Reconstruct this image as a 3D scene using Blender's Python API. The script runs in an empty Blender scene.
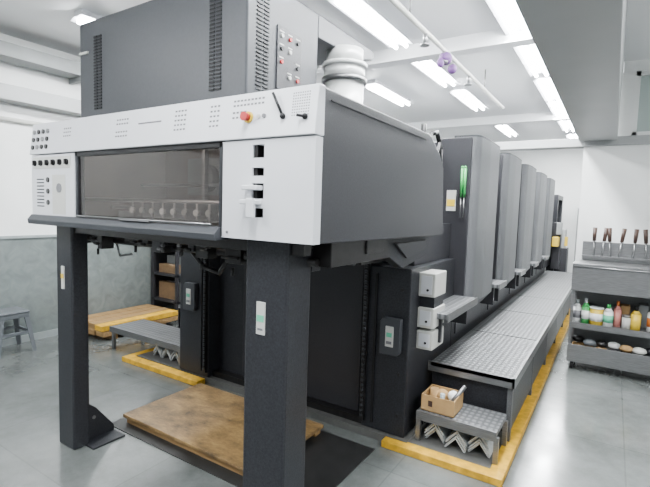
import bpy, bmesh, math, random
from mathutils import Vector, Matrix, Euler
random.seed(7)

# ---------------------------------------------------------------- materials
def new_mat(name):
    m = bpy.data.materials.new(name); m.use_nodes = True
    nt = m.node_tree; b = nt.nodes['Principled BSDF']
    return m, nt, b

def mat(name, col, rough=0.5, metal=0.0, noise=0.0, nscale=20, bump=0.0, bscale=200, spec=0.5, stretch=None):
    m, nt, b = new_mat(name)
    b.inputs['Roughness'].default_value = rough
    b.inputs['Metallic'].default_value = metal
    b.inputs['Specular IOR Level'].default_value = spec
    tc = nt.nodes.new('ShaderNodeTexCoord')
    mp = nt.nodes.new('ShaderNodeMapping'); nt.links.new(tc.outputs['Object'], mp.inputs['Vector'])
    if stretch: mp.inputs['Scale'].default_value = stretch
    n = nt.nodes.new('ShaderNodeTexNoise'); n.inputs['Scale'].default_value = nscale
    n.inputs['Detail'].default_value = 5
    nt.links.new(mp.outputs['Vector'], n.inputs['Vector'])
    r = nt.nodes.new('ShaderNodeValToRGB')
    k = noise
    r.color_ramp.elements[0].position = .3; r.color_ramp.elements[1].position = .7
    r.color_ramp.elements[0].color = [c*(1-k) for c in col] + [1]
    r.color_ramp.elements[1].color = [min(1, c*(1+k)) for c in col] + [1]
    nt.links.new(n.outputs['Fac'], r.inputs['Fac'])
    nt.links.new(r.outputs['Color'], b.inputs['Base Color'])
    if bump > 0:
        n2 = nt.nodes.new('ShaderNodeTexNoise'); n2.inputs['Scale'].default_value = bscale
        nt.links.new(tc.outputs['Object'], n2.inputs['Vector'])
        bp = nt.nodes.new('ShaderNodeBump'); bp.inputs['Strength'].default_value = bump
        bp.inputs['Distance'].default_value = .002
        nt.links.new(n2.outputs['Fac'], bp.inputs['Height'])
        nt.links.new(bp.outputs['Normal'], b.inputs['Normal'])
    return m

def emis(name, col, s):
    m, nt, b = new_mat(name)
    b.inputs['Base Color'].default_value = col + (1,)
    b.inputs['Emission Color'].default_value = col + (1,)
    b.inputs['Emission Strength'].default_value = s
    return m

DARK  = mat('press_dark_hammer_paint', (.020,.021,.025), .42, .1, .35, 110, .5, 260, .32)
DARK2 = mat('press_charcoal_paint', (.028,.028,.032), .40, .1, .18, 120, .3, 220, .32)
CAB   = mat('cabinet_grey_paint', (.042,.045,.051), .45, .05, .06, 60, .15, 200, .35)
MID   = mat('unit_cover_grey', (.098,.101,.107), .42, .1, .14, 110, .5, 240, .38)
BLACK = mat('black_rubber', (.007,.007,.008), .5, 0, .2, 30, spec=.3)
BLACKM= mat('oily_black_metal', (.012,.011,.011), .35, .3, .4, 25)
WHITE = mat('console_white_paint', (.60,.61,.64), .38, 0, .02, 8)
OFFW  = mat('offwhite_plastic', (.50,.50,.47), .45, 0, .03, 8)
INK   = mat('print_ink_grey', (.14,.14,.15), .5, 0, 0)
RED   = mat('red_plastic', (.42,.012,.012), .35)
YEL   = mat('yellow_floor_paint', (.56,.31,.010), .5, 0, .32, 14)
YELP  = mat('yellow_plastic', (.66,.45,.03), .4)
GREEN = mat('green_plastic', (.03,.30,.07), .4)
LGREEN= mat('label_green', (.10,.45,.28), .5)
STEEL = mat('brushed_steel', (.22,.222,.225), .34, .8, .18, 12, stretch=(1,1,14))
DUCT  = mat('duct_white_metal', (.62,.63,.62), .35, .15, .05, 9)
ANGLE = mat('painted_angle_steel', (.36,.38,.38), .45, .2, .2, 20)
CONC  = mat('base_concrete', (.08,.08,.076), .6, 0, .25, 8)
FLSHADE= mat('dark_floor_and_shade', (.024,.024,.024), .35, .2, .35, 6)  # dark floor tone with the shadow under the delivery put into its colour
WALLM = mat('wall_white_paint', (.76,.77,.76), .6, 0, .04, 2.5, .05, 60)
CEIL  = mat('ceiling_white', (.90,.91,.92), .6, 0, .02, 1)
BEAM  = mat('beam_grey_paint', (.34,.35,.35), .45, 0, .04, 3)
TRAY  = mat('cable_tray_grey', (.20,.21,.21), .5, .1, .1, 4)
STOOL = mat('stool_grey_plastic', (.09,.10,.11), .45, 0, .05, 12)
CARD  = mat('cardboard', (.36,.22,.09), .8, 0, .12, 14)
CARDD = mat('dusty_cardboard', (.14,.085,.04), .8, 0, .2, 14)
PAPER = mat('paper_white', (.72,.73,.72), .7, 0, .03, 8)
TIMBER= mat('timber', (.26,.155,.06), .65, 0, .25, 5, stretch=(1,9,9))
WOODH = mat('brown_handle', (.045,.022,.015), .5, 0, .3, 20)
ORANGE= mat('orange_plastic', (.50,.13,.02), .45)
PINK  = mat('pink_plastic', (.52,.20,.17), .45)
PURPLE= mat('purple_cloth', (.07,.02,.11), .7)
BLUEG = mat('wainscot_trim', (.26,.29,.29), .4, 0, .1, 8)
INNER = mat('interior_beige_grey', (.17,.14,.125), .6, 0, .25, 3)
TUBE  = emis('fluorescent_tube', (.95,.98,1.0), 95)

def plywood():
    m, nt, b = new_mat('worn_plywood')
    tc = nt.nodes.new('ShaderNodeTexCoord')
    mp = nt.nodes.new('ShaderNodeMapping'); mp.inputs['Scale'].default_value=(1.6,3,1)
    nt.links.new(tc.outputs['Object'], mp.inputs['Vector'])
    n = nt.nodes.new('ShaderNodeTexNoise'); n.inputs['Scale'].default_value=3.2; n.inputs['Detail'].default_value=12; n.inputs['Roughness'].default_value=.75
    nt.links.new(mp.outputs['Vector'], n.inputs['Vector'])
    r = nt.nodes.new('ShaderNodeValToRGB')
    e = r.color_ramp.elements
    e[0].position=.34; e[0].color=(.06,.036,.015,1); e[1].position=.66; e[1].color=(.33,.21,.082,1)
    x = r.color_ramp.elements.new(.5); x.color=(.20,.12,.046,1)
    nt.links.new(n.outputs['Fac'], r.inputs['Fac']); nt.links.new(r.outputs['Color'], b.inputs['Base Color'])
    b.inputs['Roughness'].default_value=.5
    return m
PLY = plywood()

def floor_mat():
    m, nt, b = new_mat('polished_grey_floor')
    tc = nt.nodes.new('ShaderNodeTexCoord')
    n = nt.nodes.new('ShaderNodeTexNoise'); n.inputs['Scale'].default_value=1.6; n.inputs['Detail'].default_value=12; n.inputs['Roughness'].default_value=.75
    nt.links.new(tc.outputs['Object'], n.inputs['Vector'])
    r = nt.nodes.new('ShaderNodeValToRGB'); e=r.color_ramp.elements
    e[0].position=.32; e[0].color=(.072,.079,.076,1); e[1].position=.68; e[1].color=(.160,.172,.167,1)
    nt.links.new(n.outputs['Fac'], r.inputs['Fac'])
    br = nt.nodes.new('ShaderNodeTexBrick'); br.offset=0
    br.inputs['Scale'].default_value=1; br.inputs['Brick Width'].default_value=1.25; br.inputs['Row Height'].default_value=1.25
    br.inputs['Mortar Size'].default_value=.005; br.inputs['Color1'].default_value=(1,1,1,1); br.inputs['Color2'].default_value=(.9,.9,.9,1)
    br.inputs['Mortar'].default_value=(.75,.75,.75,1)
    nt.links.new(tc.outputs['Object'], br.inputs['Vector'])
    mx = nt.nodes.new('ShaderNodeMix'); mx.data_type='RGBA'; mx.blend_type='MULTIPLY'; mx.inputs['Factor'].default_value=1
    nt.links.new(r.outputs['Color'], mx.inputs['A']); nt.links.new(br.outputs['Color'], mx.inputs['B'])
    nt.links.new(mx.outputs['Result'], b.inputs['Base Color'])
    n2 = nt.nodes.new('ShaderNodeTexNoise'); n2.inputs['Scale'].default_value=4; n2.inputs['Detail'].default_value=8
    nt.links.new(tc.outputs['Object'], n2.inputs['Vector'])
    mr = nt.nodes.new('ShaderNodeMapRange'); mr.inputs['To Min'].default_value=.06; mr.inputs['To Max'].default_value=.28
    nt.links.new(n2.outputs['Fac'], mr.inputs['Value']); nt.links.new(mr.outputs['Result'], b.inputs['Roughness'])
    b.inputs['Specular IOR Level'].default_value=.75
    return m
FLOOR = floor_mat()

def wains():
    m, nt, b = new_mat('wainscot_stone')
    tc = nt.nodes.new('ShaderNodeTexCoord')
    n = nt.nodes.new('ShaderNodeTexNoise'); n.inputs['Scale'].default_value=7; n.inputs['Detail'].default_value=10; n.inputs['Distortion'].default_value=1.2
    nt.links.new(tc.outputs['Object'], n.inputs['Vector'])
    r = nt.nodes.new('ShaderNodeValToRGB'); e=r.color_ramp.elements
    e[0].position=.3; e[0].color=(.125,.146,.142,1); e[1].position=.72; e[1].color=(.18,.205,.20,1)
    nt.links.new(n.outputs['Fac'], r.inputs['Fac']); nt.links.new(r.outputs['Color'], b.inputs['Base Color'])
    b.inputs['Roughness'].default_value=.25
    return m
WAIN = wains()

def ribbed():
    m, nt, b = new_mat('ribbed_aluminium_tread')
    tc = nt.nodes.new('ShaderNodeTexCoord')
    w = nt.nodes.new('ShaderNodeTexWave'); w.bands_direction='Y'; w.inputs['Scale'].default_value=6
    w.inputs['Distortion'].default_value=0
    nt.links.new(tc.outputs['Object'], w.inputs['Vector'])
    w2 = nt.nodes.new('ShaderNodeTexWave'); w2.bands_direction='X'; w2.inputs['Scale'].default_value=8
    nt.links.new(tc.outputs['Object'], w2.inputs['Vector'])
    mul = nt.nodes.new('ShaderNodeMath'); mul.operation='MULTIPLY'
    nt.links.new(w.outputs['Fac'], mul.inputs[0]); nt.links.new(w2.outputs['Fac'], mul.inputs[1])
    r = nt.nodes.new('ShaderNodeValToRGB'); e=r.color_ramp.elements
    e[0].position=.0; e[0].color=(.062,.064,.067,1); e[1].position=.5; e[1].color=(.16,.165,.17,1)
    nt.links.new(mul.outputs[0], r.inputs['Fac']); nt.links.new(r.outputs['Color'], b.inputs['Base Color'])
    b.inputs['Metallic'].default_value=.25; b.inputs['Roughness'].default_value=.45
    bp = nt.nodes.new('ShaderNodeBump'); bp.inputs['Strength'].default_value=.5; bp.inputs['Distance'].default_value=.004
    nt.links.new(mul.outputs[0], bp.inputs['Height']); nt.links.new(bp.outputs['Normal'], b.inputs['Normal'])
    return m
TREAD = ribbed()

def smoked():
    m = bpy.data.materials.new('smoked_acrylic'); m.use_nodes=True
    nt=m.node_tree; nt.nodes.clear()
    o=nt.nodes.new('ShaderNodeOutputMaterial'); t=nt.nodes.new('ShaderNodeBsdfTransparent'); t.inputs[0].default_value=(.86,.81,.78,1)
    g=nt.nodes.new('ShaderNodeBsdfGlossy'); g.inputs['Roughness'].default_value=.03
    m2=nt.nodes.new('ShaderNodeMixShader'); m2.inputs[0].default_value=.07
    nt.links.new(t.outputs[0],m2.inputs[1]); nt.links.new(g.outputs[0],m2.inputs[2])
    nt.links.new(m2.outputs[0],o.inputs[0])
    return m
SMOKE = smoked()
GLASSW = mat('frosted_window_glass', (.38,.45,.43), .25)

# ---------------------------------------------------------------- mesh builder
def group(name, loc=(0,0,0)):
    e = bpy.data.objects.new(name, None); e.location = loc; e.empty_display_size=.2
    bpy.context.scene.collection.objects.link(e); return e

class B:
    def __init__(s, name, parent=None):
        s.name=name; s.parent=parent; s.bm=bmesh.new(); s.mats=[]
    def mi(s,m):
        if m not in s.mats: s.mats.append(m)
        return s.mats.index(m)
    def merge(s, tb, m, smooth=False):
        i=s.mi(m)
        bmesh.ops.recalc_face_normals(tb, faces=tb.faces)
        for f in tb.faces: f.material_index=i; f.smooth=smooth
        me=bpy.data.meshes.new('tmp'); tb.to_mesh(me); tb.free()
        s.bm.from_mesh(me); bpy.data.meshes.remove(me)
    def box(s,x0,x1,y0,y1,z0,z1,m,bev=0,rot=None,seg=2):
        tb=bmesh.new(); bmesh.ops.create_cube(tb,size=1)
        for v in tb.verts: v.co=Vector((v.co.x*(x1-x0),v.co.y*(y1-y0),v.co.z*(z1-z0)))
        if bev: bmesh.ops.bevel(tb,geom=list(tb.edges),offset=bev,segments=seg,affect='EDGES',profile=.5)
        c=Vector(((x0+x1)/2,(y0+y1)/2,(z0+z1)/2))
        M=Matrix.Identity(3)
        if rot: M=Euler(rot).to_matrix()
        for v in tb.verts: v.co=M@v.co+c
        s.merge(tb,m); return s
    def prism(s,pts,axis,a,b,m,bev=0,smooth=False):
        tb=bmesh.new()
        def P(p,t):
            if axis=='x': return (t,p[0],p[1])
            if axis=='y': return (p[0],t,p[1])
            return (p[0],p[1],t)
        va=[tb.verts.new(P(p,a)) for p in pts]; vb=[tb.verts.new(P(p,b)) for p in pts]
        tb.faces.new(va); tb.faces.new(list(reversed(vb)))
        n=len(pts)
        for i in range(n): tb.faces.new([va[i],va[(i+1)%n],vb[(i+1)%n],vb[i]])
        if bev: bmesh.ops.bevel(tb,geom=list(tb.edges),offset=bev,segments=2,affect='EDGES',profile=.5)
        s.merge(tb,m,smooth); return s
    def cyl(s,p0,p1,r,m,r2=None,seg=18,cap=True):
        p0=Vector(p0); p1=Vector(p1); d=p1-p0; L=d.length
        tb=bmesh.new()
        bmesh.ops.create_cone(tb,cap_ends=cap,segments=seg,radius1=r,radius2=r if r2 is None else r2,depth=L)
        q=d.to_track_quat('Z','Y').to_matrix()
        for v in tb.verts: v.co=q@v.co+(p0+p1)/2
        i=s.mi(m)
        for f in tb.faces: f.material_index=i; f.smooth=len(f.verts)==4
        me=bpy.data.meshes.new('tmp'); tb.to_mesh(me); tb.free(); s.bm.from_mesh(me); bpy.data.meshes.remove(me)
        return s
    def sph(s,c,r,m,sc=(1,1,1)):
        tb=bmesh.new(); bmesh.ops.create_uvsphere(tb,u_segments=16,v_segments=10,radius=r)
        for v in tb.verts: v.co=Vector((v.co.x*sc[0],v.co.y*sc[1],v.co.z*sc[2]))+Vector(c)
        s.merge(tb,m,True); return s
    def tube(s,pts,r,m):
        for a,b in zip(pts,pts[1:]): s.cyl(a,b,r,m,seg=10)
        for p in pts[1:-1]: s.sph(p,r,m)
        return s
    def done(s):
        me=bpy.data.meshes.new(s.name)
        xs=[v.co for v in s.bm.verts]
        c=Vector(((min(v.x for v in xs)+max(v.x for v in xs))/2,(min(v.y for v in xs)+max(v.y for v in xs))/2,min(v.z for v in xs)))
        for v in s.bm.verts: v.co-=c
        s.bm.to_mesh(me); s.bm.free()
        for m in s.mats: me.materials.append(m)
        o=bpy.data.objects.new(s.name,me); bpy.context.scene.collection.objects.link(o)
        if s.parent:
            o.parent=s.parent; o.location=c-s.parent.location
        else: o.location=c
        return o

# ================================================================= ROOM
B('floor').box(-5.75,3.6,-3,13.1,-.1,0,FLOOR).done()
b=B('wall_left'); b.box(-5.75,-5.65,-3,13.1,0,3.4,WALLM); b.done()
b=B('trim_1')
b.box(-5.65,-5.63,-3,13,.08,1.20,WAIN); b.box(-5.65,-5.615,-3,13,1.20,1.23,BLUEG); b.box(-5.65,-5.61,-3,13,0,.08,BLUEG)
b.done()
B('wall_back').box(-5.65,3.5,13,13.1,0,3.4,WALLM).done()
B('wall_right').box(3.5,3.6,-3,13.1,0,3.4,WALLM).done()
B('ceiling').box(-5.75,3.6,-3,13.1,3.4,3.5,CEIL).done()
b=B('wall_partition'); b.box(-.36,3.5,6.2,6.32,0,2.47,WALLM); b.done()
b=B('trim_2'); b.box(-5.3,3.5,6.17,6.35,2.47,2.57,BEAM,.004); b.done()
b=B('window_1')
b.box(.12,2.6,6.24,6.26,2.61,3.24,GLASSW)
for x in (.10,.9,1.7,2.56): b.box(x,x+.045,6.21,6.29,2.57,3.28,WALLM)
b.box(.10,2.605,6.21,6.29,2.57,2.615,WALLM); b.box(.10,2.605,6.21,6.29,3.23,3.28,WALLM); b.done()
b=B('wall_partition_upper'); b.box(-.02,3.5,6.2,6.32,3.28,3.4,WALLM); b.box(-.03,.10,6.2,6.32,2.57,3.28,WALLM); b.box(2.605,3.5,6.2,6.32,2.57,3.28,WALLM); b.done()
b=B('ceiling_beam'); b.box(-.41,-.03,-2.9,6.17,2.53,3.4,BEAM,.006); b.done()
for y in (4.6,8.6):
    B('ceiling_joist').box(-5.2,-.41,y,y+.16,3.26,3.4,CEIL,.005).done()
# wall services top-left
b=B('cable_tray')
b.box(-5.63,-5.35,-2.9,12.9,3.10,3.13,TRAY); b.box(-5.37,-5.35,-2.9,12.9,3.13,3.24,TRAY); b.box(-5.63,-5.61,-2.9,12.9,3.13,3.24,TRAY)
for i in range(14):
    b.box(-5.645,-5.36,-2.5+i*1.1,-2.46+i*1.1,3.04,3.10,TRAY); b.cyl((-5.36,-2.48+i*1.1,3.06),(-5.36,-2.48+i*1.1,3.4),.006,STEEL,seg=8)
b.cyl((-5.5,-2.9,3.16),(-5.5,12.8,3.16),.03,BLACK); b.cyl((-5.43,-2.9,3.155),(-5.43,12.8,3.155),.02,OFFW); b.done()
b=B('wall_ledge'); b.box(-5.64,-5.45,-2.9,12.9,2.68,2.84,BEAM,.006); b.done()
b=B('conduit_pipe'); b.cyl((-5.62,-2.9,2.5),(-5.62,12.9,2.5),.025,OFFW); b.done()

def fixture(x,y,L=1.25,z=3.4,power=84):
    g=group('fluorescent_light',(x,y,z))
    b=B('housing',g); b.box(x-.07,x+.07,y-L/2,y+L/2,z-.05,z,WHITE,.006)
    b.prism([(x-.07,z-.045),(x-.13,z-.07),(x-.125,z-.075),(x-.065,z-.05)],'y',y-L/2,y+L/2,WHITE)
    b.prism([(x+.07,z-.045),(x+.13,z-.07),(x+.125,z-.075),(x+.065,z-.05)],'y',y-L/2,y+L/2,WHITE); b.done()
    b=B('tubes',g)
    for dx in (-.055,.055): b.cyl((x+dx,y-L/2+.03,z-.085),(x+dx,y+L/2-.03,z-.085),.019,TUBE)
    b.done()
    ld=bpy.data.lights.new('lamp','AREA'); ld.shape='RECTANGLE'; ld.size=.26; ld.size_y=L; ld.energy=power; ld.color=(.96,.99,1)
    lo=bpy.data.objects.new('lamp',ld); bpy.context.scene.collection.objects.link(lo)
    lo.parent=g; lo.location=(0,0,-.125)
for y in (.6,2.6,4.0,5.45,6.9,8.2,9.6,11.4): fixture(-.85,y)
for y in (3.8,5.4,7.0,9.8): fixture(-1.95,y)
for y in (-.6,3.0,6.5,10): fixture(-4.3,y)  # extra left row, mostly out of view, added for illumination
for y in (.3,3.2,8.5): fixture(1.6,y)  # extra row on the right, likewise added for illumination
fixture(-2.9,-.6); fixture(-2.9,6.2)

gs=group('sprinkler_pipe',(-1.45,4.2,3.4))
b=B('pipe_run',gs)
b.cyl((-1.45,1.5,3.16),(-1.45,6.9,3.16),.022,OFFW)
for y in (2.2,3.4,5.8): b.cyl((-1.45,y,3.16),(-1.45,y,3.4),.008,STEEL)
for y in (3.75,4.25,5.1):
    b.cyl((-1.45,y,3.16),(-1.45,y,3.06),.018,STEEL); b.cyl((-1.45,y,3.06),(-1.45,y,3.045),.04,STEEL)
b.done()
b=B('wrapped_cloth',gs); b.sph((-1.45,4.30,3.10),.06,PURPLE,(1,1.3,1)); b.sph((-1.42,4.42,3.03),.045,PURPLE); b.sph((-1.47,4.22,3.04),.035,PURPLE,(1,1,1.3)); b.done()

# ================================================================= PRESS
PR=group('offset_printing_press',(-2.1,6,0))
XL,XR=-3.19,-.98
YF=1.45
prof=[(1.5,1.505),(3.04,1.49),(2.98,1.94),(2.90,2.02),(2.70,2.12),(1.5,2.12)]
b=B('delivery_side_panel_right',PR); b.prism(prof,'x',-1.02,XR,DARK2,.006)
b.box(-.985,-.976,1.55,2.62,2.075,2.08,BLACK); b.done()
b=B('delivery_side_panel_left',PR); b.prism(prof,'x',XL,XL+.04,DARK2,.006); b.done()
b=B('delivery_hood_top',PR); b.box(XL+.04,-1.02,1.5,2.7,2.08,2.12,DARK2)
b.prism([(2.7,2.08),(2.7,2.12),(2.90,2.02),(2.98,1.94),(3.03,1.5),(2.99,1.5),(2.94,1.93),(2.87,1.99)],'x',XL+.04,-1.02,DARK2)
b.box(XL+.04,-1.02,2.45,2.48,1.5,2.08,INNER); b.box(XL+.04,XL+.045,1.55,2.45,1.5,2.08,INNER)
b.box(-2.12,-2.09,2.38,2.45,1.55,2.05,TRAY); b.box(-2.85,-2.35,2.43,2.45,1.72,2.0,TRAY,.004)
b.cyl((-2.6,2.36,1.85),(-2.6,2.45,1.85),.10,TRAY,seg=28); b.box(-1.9,-1.2,2.42,2.45,1.85,1.95,TRAY,.004)
b.done()
b=B('added_interior_light',PR); b.cyl((-3.0,1.56,2.055),(-1.1,1.56,2.055),.014,emis('added_interior_glow',(1,.95,.90),11)); b.done()  # added glowing tube, brightens the hood interior behind the window
b=B('delivery_hose_fittings',PR)
for i,(y,z) in enumerate([(2.78,2.08),(2.86,2.04),(2.93,1.98)]):
    b.cyl((-1.06,y,z),(-1.06,y+.01,z+.12-.02*i),.018,BLACKM)
b.tube([(-1.08,2.9,2.05),(-1.08,2.98,2.17),(-1.08,3.1,2.2),(-1.08,3.2,2.1),(-1.1,3.25,1.7)],.016,BLACK)
b.tube([(-1.05,2.98,1.95),(-1.05,3.08,2.12),(-1.06,3.14,2.0),(-1.08,3.18,1.7)],.01,BLACK)
b.box(-1.14,-1.04,3.06,3.14,1.50,2.0,BLACKM,.004); b.done()

b=B('console_fascia',PR)
b.prism([(YF-.01,1.93),(YF+.06,1.93),(YF+.06,2.125),(YF+.015,2.125)],'x',XL,XR,WHITE,.004)
b.done()
b=B('console_left_panel',PR); b.box(XL,-2.68,YF,YF+.05,1.515,1.925,WHITE,.006); b.done()
b=B('console_right_panel',PR)
x0,x1=-1.475,XR
px0,px1=-1.30,-1.235
zs=[(1.85,1.905),(1.775,1.81),(1.68,1.745),(1.60,1.64)]
b.box(x0,px0,YF,YF+.05,1.505,1.925,WHITE); b.box(px1,x1,YF,YF+.05,1.505,1.925,WHITE)
zz=[1.505]+[v for z in sorted(zs) for v in z]+[1.925]
for i in range(0,len(zz),2): b.box(px0,px1,YF,YF+.05,zz[i],zz[i+1],WHITE)
b.box(px0,px1,YF+.045,YF+.05,1.55,1.92,BLACK)
for z0,z1 in zs: b.box(px0,px0+.02,YF+.01,YF+.045,z0,z1,BLACKM)
b.box(-1.33,-1.245,YF-.035,YF+.01,1.715,1.735,WHITE,.004)
b.box(-1.33,-1.245,YF-.045,YF+.01,1.655,1.675,WHITE,.004); b.box(-1.29,-1.25,YF-.05,YF-.03,1.60,1.68,WHITE,.004)
b.box(x0-.003,x0+.003,YF-.002,YF+.01,1.51,1.92,BLACK)
b.done()
b=B('console_window_pane',PR); b.box(-2.68,-1.478,YF+.015,YF+.023,1.555,1.93,SMOKE); b.done()
b=B('console_window_frame',PR)
b.box(-2.68,-2.655,YF+.005,YF+.05,1.52,1.93,DARK,.003); b.box(-1.50,-1.476,YF+.005,YF+.05,1.52,1.93,DARK,.003)
b.box(-2.68,-1.476,YF+.005,YF+.05,1.905,1.93,BLACK)
b.prism([(YF-.035,1.49),(YF-.04,1.52),(YF-.015,1.55),(YF+.05,1.55),(YF+.05,1.49)],'x',-3.17,-1.478,CAB,.004)
b.cyl((-2.62,YF-.02,1.56),(-1.52,YF-.02,1.56),.005,STEEL)
b.box(-2.2,-1.95,YF-.03,YF+.0,1.552,1.562,STEEL); b.done()
b=B('delivery_interior_rods',PR)
for z,y in ((1.66,1.75),(1.61,1.95),(1.78,2.2)):
    b.cyl((-3.1,y,z),(-1.05,y,z),.012,STEEL)
for i in range(12):
    x=-2.5+i*.095
    b.box(x,x+.02,1.70,1.80,1.56,1.65,STEEL,.004); b.cyl((x+.01,1.69,1.60),(x+.01,1.71,1.60),.018,BEAM if i%3==0 else TRAY)
b.box(-2.10,-2.08,1.9,1.93,1.5,2.05,STEEL); b.box(-3.1,-1.05,2.0,2.04,1.50,1.58,TRAY); b.done()

b=B('console_controls',PR)
def front_y(z): return YF-.01+.025*(z-1.93)/.195
for r_ in range(3):
    for c in range(4):
        x=-3.15+c*.055; z=2.07-r_*.048
        b.cyl((x,front_y(z)-.008,z),(x,front_y(z)+.01,z),.014,BLACKM if (r_+c)%3 else STEEL)
def icons(x,z,nx,nz,dx=.022,dz=.022,w=.012,h=.008,m=INK):
    for i in range(nx):
        for j in range(nz):
            xx=x+i*dx; q=z-j*dz; y=front_y(q)
            b.box(xx,xx+w,y-.002,y+.004,q-h,q,m)
icons(-2.80,2.075,4,3); icons(-2.27,2.085,5,2); icons(-2.27,2.02,5,2)
icons(-1.80,2.09,4,5); icons(-1.56,2.09,3,5); icons(-1.42,2.10,9,2,.02,.02); icons(-1.42,2.05,4,2)
b.box(-2.08,-1.90,front_y(2.05)-.002,front_y(2.05)+.004,2.045,2.052,INK)
y=front_y(2.02)
b.cyl((-1.325,y-.008,2.02),(-1.325,y+.01,2.02),.024,YELP); b.cyl((-1.325,y-.035,2.02),(-1.325,y-.008,2.02),.019,RED,r2=.015)
b.cyl((-1.27,y-.006,2.02),(-1.27,y+.01,2.02),.009,OFFW); b.cyl((-1.24,y-.006,2.02),(-1.24,y+.01,2.02),.009,INK)
for i in range(8):
    for j in range(9):
        q=2.10-j*.011; b.box(-1.10+i*.011,-1.094+i*.011,front_y(q)-.001,front_y(q)+.004,q-.005,q,INK)
for (xa,xb,za,zb) in ((-1.19,-1.14,2.105,2.01),(-1.06,-1.03,2.005,2.0)):
    b.cyl((xa,front_y(za)-.02,za),(xb,front_y(zb)-.005,zb),.006,BLACK); b.sph((xb,front_y(zb)-.006,zb),.012,BLACK)
for i in range(6): 
    x=-3.13+i*.075
    b.cyl((x,YF-.012,1.875),(x,YF+.01,1.875),.018,BLACK); b.box(x-.006,x+.006,YF-.02,YF-.01,1.86,1.89,BLACKM)
b.box(-3.16,-2.72,YF-.003,YF+.01,1.84,1.91,OFFW)
for i in range(9):
    b.box(-3.12,-3.03,YF-.001,YF+.01,1.77-i*.021,1.777-i*.021,BLACK)
for i in range(3): b.cyl((-2.98,YF-.006,1.77-i*.07),(-2.98,YF+.01,1.77-i*.07),.016,BLACKM)
b.box(-2.93,-2.78,YF-.001,YF+.01,1.56,1.80,OFFW); b.cyl((-2.85,YF-.004,1.72),(-2.85,YF+.01,1.72),.028,INK)
b.cyl((-1.44,YF-.004,1.53),(-1.44,YF+.01,1.53),.006,INK)
b.done()

b=B('delivery_leg_right',PR); b.box(-1.41,-1.165,1.54,1.72,0,1.505,DARK,.012)
b.box(-1.335,-1.285,1.534,1.545,1.07,1.22,OFFW,.002); b.box(-1.33,-1.29,1.532,1.545,1.13,1.16,LGREEN); b.box(-1.325,-1.295,1.532,1.545,1.09,1.10,INK); b.done()
b=B('delivery_leg_left',PR); b.box(-3.08,-2.89,1.54,1.65,0,1.505,DARK,.012)
b.box(-3.01,-2.975,1.534,1.545,1.07,1.22,OFFW,.002); b.box(-3.008,-2.977,1.532,1.545,1.14,1.17,YELP)
b.prism([(1.65,0),(1.85,0),(1.85,.05),(1.72,.22),(1.65,.28)],'x',-2.97,-2.93,DARK,.004)
b.cyl((-2.925,1.70,.16),(-2.932,1.70,.16),.012,STEEL)
b.box(-3.1,-2.80,1.62,1.85,0,.012,DARK); b.done()

b=B('delivery_gripper_mechanism',PR)
b.box(-3.05,-1.1,1.56,1.62,1.44,1.50,BLACKM,.004)
b.box(-3.10,-3.02,1.65,2.95,1.36,1.50,BLACKM,.004); b.box(-1.16,-1.06,1.72,2.95,1.38,1.50,BLACKM,.004)
for y in (1.9,2.2,2.5,2.8): b.box(-3.05,-1.1,y,y+.07,1.42,1.49,BLACKM,.004)
b.box(-3.10,-1.1,2.05,2.95,1.47,1.485,BLACKM)
b.cyl((-3.05,1.70,1.40),(-1.12,1.70,1.40),.02,BLACKM); b.cyl((-3.05,2.05,1.38),(-1.12,2.05,1.38),.025,DARK2)
x=-2.98
while x<-1.2:
    w_=random.uniform(.02,.11); h=random.uniform(.01,.09); yy=random.uniform(1.58,1.8)
    b.box(x,x+w_,yy,yy+random.uniform(.04,.14),1.44-h,1.46,random.choice([BLACKM,BLACKM,DARK2]),.003)
    if random.random()<.6: b.cyl((x,yy-.02,1.43-h*.5),(x+w_,yy-.02,1.43-h*.5),.008,random.choice([STEEL,BLACKM]))
    if random.random()<.3: b.cyl((x+w_/2,yy,1.42-h),(x+w_/2,yy,1.38-h),.008,BLACKM)
    x+=w_*random.uniform(.7,1.5)
for i in range(10):
    x=-2.9+i*.19; b.box(x,x+.03,2.2,2.5,1.34,1.42,BLACKM,.003)
b.tube([(-2.0,1.72,1.40),(-1.9,1.74,1.30),(-1.78,1.74,1.28),(-1.72,1.74,1.36)],.012,BLACKM)
b.tube([(-2.7,1.72,1.40),(-2.68,1.74,1.30),(-2.55,1.74,1.32)],.007,STEEL)
b.prism([(2.30,1.49),(3.0,1.49),(2.98,1.36),(2.55,1.30),(2.35,1.38)],'x',-1.12,-1.06,DARK,.004)
b.prism([(2.40,1.46),(2.9,1.46),(2.88,1.40),(2.58,1.36)],'x',-1.06,-1.045,DARK2,.002)
b.tube([(-1.09,1.85,1.46),(-1.09,2.15,1.40),(-1.09,2.35,1.43)],.014,BLACKM)
b.box(-1.13,-1.05,2.05,2.25,1.42,1.50,BLACKM,.004); b.done()

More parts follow.
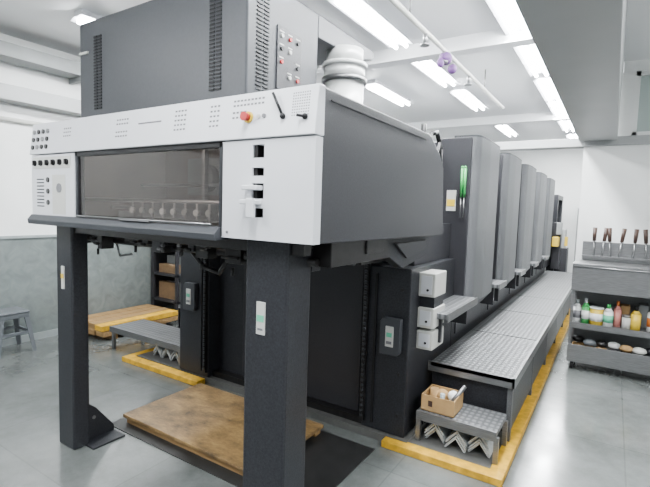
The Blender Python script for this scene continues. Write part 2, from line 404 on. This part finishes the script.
b=B('side_frame_column_right',PR)
b.box(-1.48,-1.14,2.9,3.9,.05,1.25,DARK,.008)
b.box(-1.485,-1.45,2.87,2.9,.1,1.3,BLACKM)
for i in range(60): b.box(-1.475,-1.455,2.858,2.872,.14+i*.019,.153+i*.019,BLACKM if i%2 else CAB)
b.box(-1.40,-1.385,2.885,2.905,.1,1.2,BLACK)
for z in (.2,.5,1.1): b.cyl((-1.20,2.893,z),(-1.20,2.905,z),.012,BLACKM)
b.done()
b=B('side_frame_column_left',PR)
b.box(-3.45,-3.06,2.86,3.9,.05,1.40,DARK,.008)
b.box(-3.09,-3.065,2.83,2.86,.1,1.3,BLACKM)
for i in range(60): b.box(-3.085,-3.07,2.818,2.832,.14+i*.019,.153+i*.019,BLACKM if i%2 else CAB)
b.box(-3.15,-3.14,2.85,2.87,.1,1.3,BLACK)
b.done()
def swbox(name,x,y,z,k=1):
    b=B(name,PR)
    b.prism([(x-.075,z-.13),(x+.06,z-.13),(x+.075,z-.11),(x+.075,z+.13),(x-.055,z+.13),(x-.075,z+.10)],'y',y-.05,y,CAB,.004)
    b.box(x-.030,x+.030,y-.056,y-.045,z-.07,z+.075,OFFW,.002)
    b.box(x-.02,x+.02,y-.06,y-.05,z+.0,z+.03,LGREEN); b.box(x-.02,x+.02,y-.06,y-.05,z-.05,z-.03,INK); b.done()
swbox('pile_switch_box_right',-1.26,2.90,.77); swbox('pile_switch_box_left',-3.27,2.86,.79)
b=B('pile_back_panel',PR)
b.box(-3.06,-1.48,3.0,3.05,.05,1.5,DARK)
b.box(-2.75,-2.15,2.985,3.0,.1,1.3,DARK2,.005); b.box(-2.1,-1.55,2.985,3.0,.1,1.3,DARK2,.005)
b.box(-2.14,-2.11,2.97,3.0,.05,1.45,BLACKM)
b.box(-3.06,-1.48,2.92,3.0,.05,.10,BLACKM)
b.done()
b=B('delivery_transfer_body',PR)
b.box(-3.06,-1.48,3.05,3.95,.05,1.95,DARK); b.box(-1.48,-1.20,3.1,3.93,1.25,1.55,DARK2,.006)
b.prism([(3.05,1.4),(3.95,1.4),(3.95,2.2),(3.4,2.1),(3.05,1.95)],'x',-2.95,-1.32,DARK,.006); b.done()
b=B('side_junction_boxes',PR)
for z0,z1 in ((1.045,1.215),(.82,.965),(.665,.80)):
    b.box(-1.14,-1.02,3.05,3.30,z0,z1,OFFW,.006); b.box(-1.12,-1.04,3.045,3.05,z0+.02,z1-.02,WHITE,.001)
    b.cyl((-1.07,3.04,z0+.05),(-1.07,3.05,z0+.05),.009,BLACK)
b.box(-1.14,-1.03,3.08,3.28,.965,1.045,DARK); b.done()
b=B('machine_base',PR)
b.box(-3.1,-1.14,3.9,10.3,.05,.9,DARK)
for k in range(6): b.box(-1.142,-1.13,4.0+k*1.25,4.9+k*1.25,.56,.84,DARK2,.004)
b.done()

for i in range(5):
    y0=4.02+1.25*i; y1=y0+.78; ZT=2.30
    b=B('printing_unit_%d'%(i+1),PR)
    b.box(-3.0,-1.2,y0,y1+.08,.9,ZT-.02,DARK2,.01)
    def cover(sx):
        X=lambda v: v if sx>0 else -4.2-v
        pl=[(-1.22,y0-.06),(-1.09,y0-.06)]
        for k in range(9):
            a=math.pi/2*k/8; pl.append((-1.09+.09*math.sin(a), y0-.06+.10*(1-math.cos(a))))
        pl+=[(-.99,y0+.3),(-1.0,y1-.05),(-1.03,y1),(-1.22,y1)]
        b.prism([(X(p[0]),p[1]) for p in pl],'z',.86,ZT,MID)
        tb=bmesh.new()
        lo=[tb.verts.new((X(p[0] if p[0]<-1.15 else -1.22+(p[0]+1.22)*.65),(p[1]-y0)*.85+y0+.06,.76)) for p in pl]
        hi=[tb.verts.new((X(p[0]),p[1],.86)) for p in pl]
        tb.faces.new(lo); tb.faces.new(hi)
        for k in range(len(pl)): tb.faces.new([lo[k],lo[(k+1)%len(pl)],hi[(k+1)%len(pl)],hi[k]])
        b.merge(tb,MID)
        b.prism([(X(p[0]),p[1]) for p in pl],'z',ZT,ZT+.012,DARK)
    cover(1); cover(-1)
    b.box(-1.34,-1.06,y0-.085,y0-.055,.9,ZT-.01,DARK2,.004)
    b.box(-1.36,-1.2,y0-.055,y0,.9,ZT-.01,DARK2,.004)
    b.box(-2.9,-1.4,y1+.08,y1+.45,.9,1.75,DARK,.01)
    b.box(-1.4,-1.25,y1+.08,y1+.40,.9,1.45,BLACKM,.01)
    b.cyl((-2.9,y1+.25,1.8),(-1.4,y1+.25,1.8),.1,STEEL)
    b.done()
    b=B('unit_footboard_%d'%(i+1),PR)
    ya,yb=(3.12,3.93) if i==0 else (y0-.46,y0-.09)
    b.box(-1.14,-.94,ya,yb,.885,.925,TREAD,.004); b.box(-.945,-.935,ya,yb,.87,.93,STEEL)
    b.box(-1.14,-1.0,ya+.05,ya+.08,.7,.885,DARK2); b.box(-1.14,-1.0,yb-.08,yb-.05,.7,.885,DARK2)
    b.done()
b=B('ink_key_handles',PR)
for x in (-1.115,-1.09):
    b.cyl((x,3.89,1.78),(x,3.89,2.03),.012,GREEN); b.cyl((x,3.89,1.60),(x,3.89,1.78),.006,STEEL); b.sph((x,3.89,2.03),.014,GREEN)
    b.box(x-.01,x+.01,3.88,3.94,1.78,1.81,BLACKM)
b.box(-1.25,-1.17,3.925,3.937,1.66,1.84,OFFW); b.box(-1.245,-1.175,3.922,3.937,1.70,1.76,YELP); b.done()

b=B('feeder',PR)
b.box(-2.9,-1.2,10.3,10.9,.4,1.6,DARK2,.02)
for x in (-1.2,-3.05):
    for y in (11.0,12.0): b.box(x,x+.15,y,y+.15,.05,2.0,DARK,.01)
b.box(-3.05,-1.05,11.0,12.15,2.0,2.1,DARK2,.01); b.box(-2.85,-1.25,11.1,12.0,.1,1.1,PAPER,.005)
b.prism([(10.9,1.2),(11.1,1.75),(11.1,1.68),(10.95,1.15)],'x',-2.8,-1.3,STEEL)
b.box(-1.06,-.94,10.45,10.75,1.0,1.2,YELP,.01); b.box(-1.08,-.92,10.7,10.9,.51,1.5,DARK2,.01); b.box(-1.0,-.90,10.55,10.68,1.25,1.5,TRAY,.01)
b.box(-1.02,-.80,10.9,11.3,.05,.95,DARK2,.01); b.box(-1.0,-.85,10.92,11.2,.95,1.35,BEAM,.01); b.box(-.86,-.80,10.9,10.93,1.0,1.2,YELP,.004); b.done()
b=B('metal_locker')
b.box(-.75,-.1,12.4,12.85,.05,1.85,BEAM,.01); b.box(-.74,-.43,12.385,12.40,.1,1.82,TRAY,.005); b.box(-.42,-.11,12.385,12.40,.1,1.82,TRAY,.005)
for x in (-.47,-.38): b.box(x,x+.012,12.365,12.385,.95,1.1,STEEL)
for x in (-.75,-.15):
    for y in (12.4,12.8): b.box(x,x+.05,y,y+.05,0,.05,DARK)
b.done()

b=B('overhead_dryer_cabinet',PR)
b.box(-3.15,-1.62,1.75,2.39,2.125,2.84,CAB,.01)
b.prism([(2.39,2.84),(3.15,2.84),(3.15,2.78),(2.9,2.72),(2.39,2.70)],'x',-3.15,-1.62,CAB,.006)
def slots(x,w,za,zb,n,face='f'):
    for c in range(2):
        for k in range(n):
            z=za+(zb-za)*k/(n-1); xa=x+c*(w*.55)-w*.5
            if face=='f': b.box(xa,xa+w*.42,1.744,1.752,z-.003,z+.004,BLACK); b.box(xa,xa+w*.42,1.740,1.752,z+.005,z+.008,CAB)
            else: b.box(-1.622,-1.614,xa,xa+w*.42,z-.003,z+.004,BLACK)
slots(-2.93,.09,2.26,2.72,24); slots(-1.84,.09,2.26,2.72,24); slots(1.87,.10,2.26,2.78,26,'s')
b.box(-3.14,-3.04,1.74,1.752,2.63,2.645,OFFW); b.box(-3.02,-2.9,1.743,1.752,2.2,2.215,OFFW)
b.box(-1.622,-1.612,1.985,2.21,2.30,2.64,DARK2,.002)
for i in range(3):
    for j,z in enumerate((2.59,2.52,2.45,2.38)):
        if (i+j)%4==3: continue
        y=2.02+i*.075
        b.cyl((-1.615,y,z),(-1.603,y,z),.011,[OFFW,BLACK,RED,OFFW,BLACK][(i*2+j)%5]); b.box(-1.612,-1.610,y-.02,y+.02,z+.02,z+.026,OFFW)
b.done()
b=B('exhaust_duct',PR)
dx,dy=-1.62,2.72
b.cyl((dx,dy,2.12),(dx,dy,2.50),.135,DUCT,seg=32); b.cyl((dx,dy,2.50),(dx,dy,2.53),.155,STEEL,seg=32)
b.cyl((dx,dy,2.53),(dx,dy,2.60),.14,DUCT,seg=32); b.cyl((dx,dy,2.60),(dx,dy,2.625),.155,DUCT,seg=32)
b.cyl((dx,dy,2.625),(dx,dy,2.72),.125,DUCT,seg=32); b.cyl((dx,dy,2.13),(dx,dy,2.15),.145,DUCT,seg=32)
b.done()

b=B('foundation',PR)
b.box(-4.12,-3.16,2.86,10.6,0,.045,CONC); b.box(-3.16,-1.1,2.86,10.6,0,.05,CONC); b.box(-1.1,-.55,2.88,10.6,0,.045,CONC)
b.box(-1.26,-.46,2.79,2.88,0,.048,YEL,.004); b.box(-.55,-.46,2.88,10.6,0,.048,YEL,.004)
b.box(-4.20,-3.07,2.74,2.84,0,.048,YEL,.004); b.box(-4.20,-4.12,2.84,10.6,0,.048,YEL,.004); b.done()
B('dark_floor_shade_sheet').box(-3.05,-1.28,1.88,2.73,0,.006,FLSHADE).done()  # thin dark sheet standing in for dark floor and shadow around the pallet

g=group('press_walkway',(-.8,5,0.05))
b=B('main_deck',g)
for k in range(6):
    ya=3.28+k*1.17; b.box(-1.10,-.50,ya,ya+1.160,.48,.51,TREAD,.002)
b.box(-.515,-.497,3.28,10.3,.44,.512,STEEL); b.box(-1.12,-.50,3.28,3.295,.44,.512,STEEL)
b.box(-.53,-.515,3.30,10.3,.12,.44,DARK2)
for k in range(8): b.box(-.545,-.512,3.30+k*.98,3.34+k*.98,.05,.44,MID)
b.box(-1.10,-.53,3.33,3.36,.10,.46,DARK)
b.done()
b=B('lower_step',g)
b.box(-1.07,-.535,2.95,3.27,.225,.26,TREAD,.003); b.box(-1.07,-.535,2.935,2.95,.20,.262,STEEL)
for x in (-.55,-1.07):
    for y in (2.94,3.22): b.box(x,x+.03,y,y+.03,.05,.225,STEEL)
b.done()
gl=group('access_walkway',(-3.9,5,0.05))
b=B('lower_step',gl); b.box(-4.65,-3.47,2.90,3.32,.225,.26,TREAD,.003); b.box(-4.65,-3.47,2.885,2.90,.20,.262,STEEL)
for x in (-4.63,-3.52):
    for y in (2.9,3.27): b.box(x,x+.03,y,y+.03,.0 if x<-4.2 else .05,.225,STEEL)
b.done()
b=B('main_deck',gl); b.box(-4.05,-3.47,3.33,10.3,.48,.51,TREAD,.003); b.box(-4.05,-4.035,3.33,10.3,.05,.48,DARK2); b.box(-4.03,-3.47,3.36,3.38,.05,.48,DARK2); b.done()
b=B('upper_step',gl); b.box(-3.85,-3.47,3.4,3.9,.80,.84,TREAD,.003); b.box(-3.55,-3.50,3.45,3.85,.51,.80,DARK2)
b.cyl((-3.83,3.42,.51),(-3.83,3.42,1.25),.015,STEEL); b.cyl((-3.83,3.88,.51),(-3.83,3.88,1.25),.015,STEEL); b.cyl((-3.83,3.42,1.25),(-3.83,3.88,1.25),.015,STEEL); b.done()

def zigzag(name,x0,x1,y0,y1,z0,n=2,amp=.10,layers=6):
    b=B(name)
    w=(x1-x0)/n
    for k in range(n):
        base=random.uniform(0,.03)
        for L in range(layers-(k%2)):
            dz=L*.0155
            jx=random.uniform(-.006,.006)
            xa=x0+k*w+jx; xm=xa+w*.5; xb=xa+w*.96
            z=z0+dz
            yo=base+random.uniform(-.015,.015)
            b.prism([(xa,z),(xm,z+amp),(xb-.002,z),(xb-.014,z),(xm,z+amp-.012),(xa+.012,z)],'y',y0+yo,y1+yo-.03,ANGLE)
    b.done()
zigzag('angle_profile_stack',-1.02,-.57,2.965,3.2,.052,3,.085,5)
zigzag('angle_profile_stack',-3.98,-3.56,2.94,3.2,.052,3,.085,5)

g=group('cardboard_box',(-.95,3.1,.262))
b=B('carton',g)
b.box(-1.05,-.82,2.97,3.19,.262,.268,CARD); b.box(-1.05,-.82,2.97,2.976,.262,.375,CARD); b.box(-1.05,-.82,3.184,3.19,.262,.375,CARD)
b.box(-1.05,-1.044,2.976,3.184,.262,.375,CARD); b.box(-.826,-.82,2.976,3.184,.262,.375,CARD)
b.box(-1.0,-.97,2.967,2.97,.30,.34,WOODH); b.done()
b=B('contents',g); b.cyl((-1.0,3.1,.268),(-1.0,3.1,.385),.03,CARD); b.cyl((-.87,3.05,.32),(-.80,3.15,.43),.014,STEEL); b.sph((-.95,3.12,.34),.045,CARD); b.sph((-.87,3.12,.35),.04,PAPER); b.cyl((-.92,3.0,.268),(-.91,3.0,.40),.016,BLUEG)
b.done()

g=group('wooden_pallet',(-2.36,2.35,.006))
b=B('boards',g)
b.box(-2.98,-1.68,1.95,2.70,.05,.075,PLY,.004)
for y in (1.97,2.29,2.62): b.box(-2.96,-1.70,y,y+.07,.006,.05,TIMBER,.003)
b.done()

# ================================================================= TOOL CART
g=group('tool_cart',(.13,5.7,0))
x0,x1,y0,y1=-.33,.62,5.45,5.93
b=B('cart_body',g)
for x in (x0,x1-.03):
    for y in (y0,y1-.03): b.box(x,x+.03,y,y+.03,.09,1.15,STEEL)
b.box(x0,x1,y0,y1,.09,.11,STEEL); b.box(x0,x1,y0-.004,y0+.004,.10,.28,STEEL,.002); b.box(x0,x0+.004,y0,y1,.10,.28,STEEL); b.box(x1-.004,x1,y0,y1,.10,.28,STEEL)
b.box(x0,x1,y0,y1,.48,.50,STEEL); b.box(x0,x1,y0-.006,y0+.002,.46,.52,STEEL)
b.box(x0,x1,y0,y1,.86,.88,STEEL); b.box(x0-.005,x1+.005,y0-.012,y0,.86,1.15,STEEL,.003)
b.box(x0-.005,x0+.003,y0,y1,.86,1.15,STEEL); b.box(x1-.003,x1+.005,y0,y1,.86,1.15,STEEL)
b.box(x0,x1,y1-.006,y1,.11,.86,TRAY); b.box(x0,x1,y0+.0,y1,1.14,1.155,STEEL,.003)
b.box(x0+.05,x1,y1-.03,y1-.01,1.155,1.37,STEEL,.003); b.box(x0+.05,x1,y1-.09,y1-.03,1.20,1.215,STEEL)
b.cyl((x0,y0-.018,1.12),(x1,y0-.018,1.12),.008,STEEL)
b.done()
b=B('cart_wheels',g)
for x in (x0+.05,x1-.05):
    for y in (y0+.05,y1-.05):
        b.cyl((x-.014,y,.04),(x+.014,y,.04),.04,BLACK); b.box(x-.02,x+.02,y-.012,y+.012,.05,.09,STEEL)
b.done()
b=B('cart_tools',g)
for x,t in ((-.17,.0),(-.09,.1),(-.01,-.08),(.07,.12),(.20,.05),(.32,-.1),(.42,.08)):
    b.cyl((x,y1-.055,1.20),(x+t*.15,y1-.055,1.38),.009,STEEL); b.cyl((x+t*.15,y1-.055,1.38),(x+t*.3,y1-.055,1.53),.018,WOODH,r2=.022)
b.done()
def bottle(x,y,z,r,h,m,cap,lab=None):
    b=B('bottle')
    b.cyl((x,y,z),(x,y,z+h*.68),r,m); b.cyl((x,y,z+h*.68),(x,y,z+h*.82),r,m,r2=r*.45); b.cyl((x,y,z+h*.82),(x,y,z+h),r*.42,cap)
    if lab: b.cyl((x,y,z+h*.18),(x,y,z+h*.52),r*1.02,lab)
    b.done()
S=.50
bottle(-.27,5.62,S,.04,.24,PAPER,BLUEG,INK); bottle(-.19,5.58,S,.036,.27,GREEN,WHITE,PAPER)
bottle(.02,5.58,S,.045,.23,PAPER,GREEN,LGREEN); bottle(.10,5.63,S,.035,.27,PINK,ORANGE); bottle(.26,5.6,S,.045,.24,YELP,BLACK); bottle(.40,5.62,S,.045,.27,PAPER,RED,ORANGE)
b=B('paint_tin'); b.cyl((-.09,5.6,S),(-.09,5.6,S+.17),.062,YELP,seg=24); b.cyl((-.09,5.6,S+.17),(-.09,5.6,S+.185),.066,PAPER,seg=24); b.cyl((-.09,5.6,S+.04),(-.09,5.6,S+.12),.063,PAPER,seg=24); b.done()
b=B('paint_tin'); b.cyl((.18,5.6,S),(.18,5.6,S+.12),.04,OFFW,seg=24); b.cyl((.18,5.6,S+.12),(.18,5.6,S+.14),.043,STEEL,seg=24); b.done()
b=B('shelf_clutter',g)
for x in (-.24,-.13,-.03,.07,.17,.33,.5):
    b.box(x-.045,x+.04,5.72,5.86,.50,.50+random.uniform(.12,.26),random.choice([CARD,TRAY,DARK2,OFFW,WOODH]),.004)
b.done()
b=B('rag_pile',g)
for i in range(24):
    z=.16+(i%3)*.07
    b.sph((x0+.09+(i//3)*.11,5.55+random.uniform(-.03,.15),z),.05,random.choice([PAPER,BLACKM,OFFW,CARD,TRAY,BLUEG,STOOL,DARK2]),(1.25,1,.75))
b.done()

# ================================================================= STOOL
b=B('plastic_stool')
cx,cy,h=-5.40,2.20,.45
b.box(cx-.15,cx+.15,cy-.15,cy+.15,h-.03,h,STOOL,.012); b.box(cx-.145,cx+.145,cy-.145,cy+.145,h-.075,h-.03,STOOL,.006)
for sx in (-1,1):
    for sy in (-1,1):
        tb=bmesh.new()
        t=[(cx+sx*a,cy+sy*c,h-.04) for a,c in ((.14,.14),(.09,.14),(.09,.125),(.125,.09),(.14,.09))]
        l=[(cx+sx*a,cy+sy*c,0) for a,c in ((.19,.19),(.155,.19),(.155,.18),(.18,.155),(.19,.155))]
        vt=[tb.verts.new(p) for p in t]; vl=[tb.verts.new(p) for p in l]
        tb.faces.new(vt); tb.faces.new(vl)
        for k in range(5): tb.faces.new([vt[k],vt[(k+1)%5],vl[(k+1)%5],vl[k]])
        b.merge(tb,STOOL)
for s_ in (-1,1):
    b.box(cx-.15,cx+.15,cy+s_*.152-.008,cy+s_*.152+.008,.20,.23,STOOL); b.box(cx+s_*.152-.008,cx+s_*.152+.008,cy-.15,cy+.15,.20,.23,STOOL)
b.done()

# ================================================================= LEFT BACKGROUND STORAGE
g=group('timber_stack',(-5.2,3.5,0))
b=B('planks',g)
for k in range(2):
    for j in range(4): b.box(-5.58+j*.17,-5.43+j*.17,2.95+random.uniform(0,.1),4.05,.06+k*.07,.12+k*.07,TIMBER if (k+j)%4 else YEL,.003)
b.box(-5.55,-4.95,3.1,3.18,0,.06,TIMBER); b.box(-5.55,-4.95,3.8,3.88,0,.06,TIMBER); b.done()
g=group('storage_rack',(-5.3,4.6,0))
b=B('rack_frame',g)
for x in (-5.58,-5.08):
    for y in (4.12,5.32): b.box(x,x+.04,y,y+.04,0,1.45,DARK2)
for z in (.25,.62,1.0,1.4): b.box(-5.58,-5.04,4.12,5.36,z,z+.03,DARK2)
b.box(-5.60,-5.58,4.12,5.36,.1,1.4,DARK2)
b.done()
b=B('rack_goods',g)
cols=[CARDD,TRAY,YEL,DARK2,CARDD,OFFW,CARDD,TRAY]; n_=0
for z in (.28,.65,1.03):
    y=4.18
    while y<5.16:
        w_=random.uniform(.07,.14); b.box(-5.5,-5.15,y,y+w_,z,z+random.uniform(.08,.24),cols[n_%8],.006); y+=w_+.02; n_+=1
b.done()

# ================================================================= WORLD & CAMERA
w=bpy.data.worlds.new('world'); bpy.context.scene.world=w; w.use_nodes=True
w.node_tree.nodes['Background'].inputs[0].default_value=(.88,.94,1,1); w.node_tree.nodes['Background'].inputs[1].default_value=.7

yaw=math.radians(32.5); pit=math.radians(4.5); a=math.radians(1.83)
f=Vector((-math.sin(yaw)*math.cos(pit),math.cos(yaw)*math.cos(pit),-math.sin(pit)))
r0=Vector((math.cos(yaw),math.sin(yaw),0)); u0=r0.cross(f)
r=math.cos(a)*r0+math.sin(a)*u0; u=-math.sin(a)*r0+math.cos(a)*u0
M=Matrix((r,u,-f)).transposed().to_4x4(); M.translation=Vector((0,0,1.65))
cd=bpy.data.cameras.new('camera'); cd.sensor_width=36; cd.lens=451/650*36; cd.clip_start=.05
co=bpy.data.objects.new('camera',cd); co.matrix_world=M; bpy.context.scene.collection.objects.link(co)
bpy.context.scene.camera=co
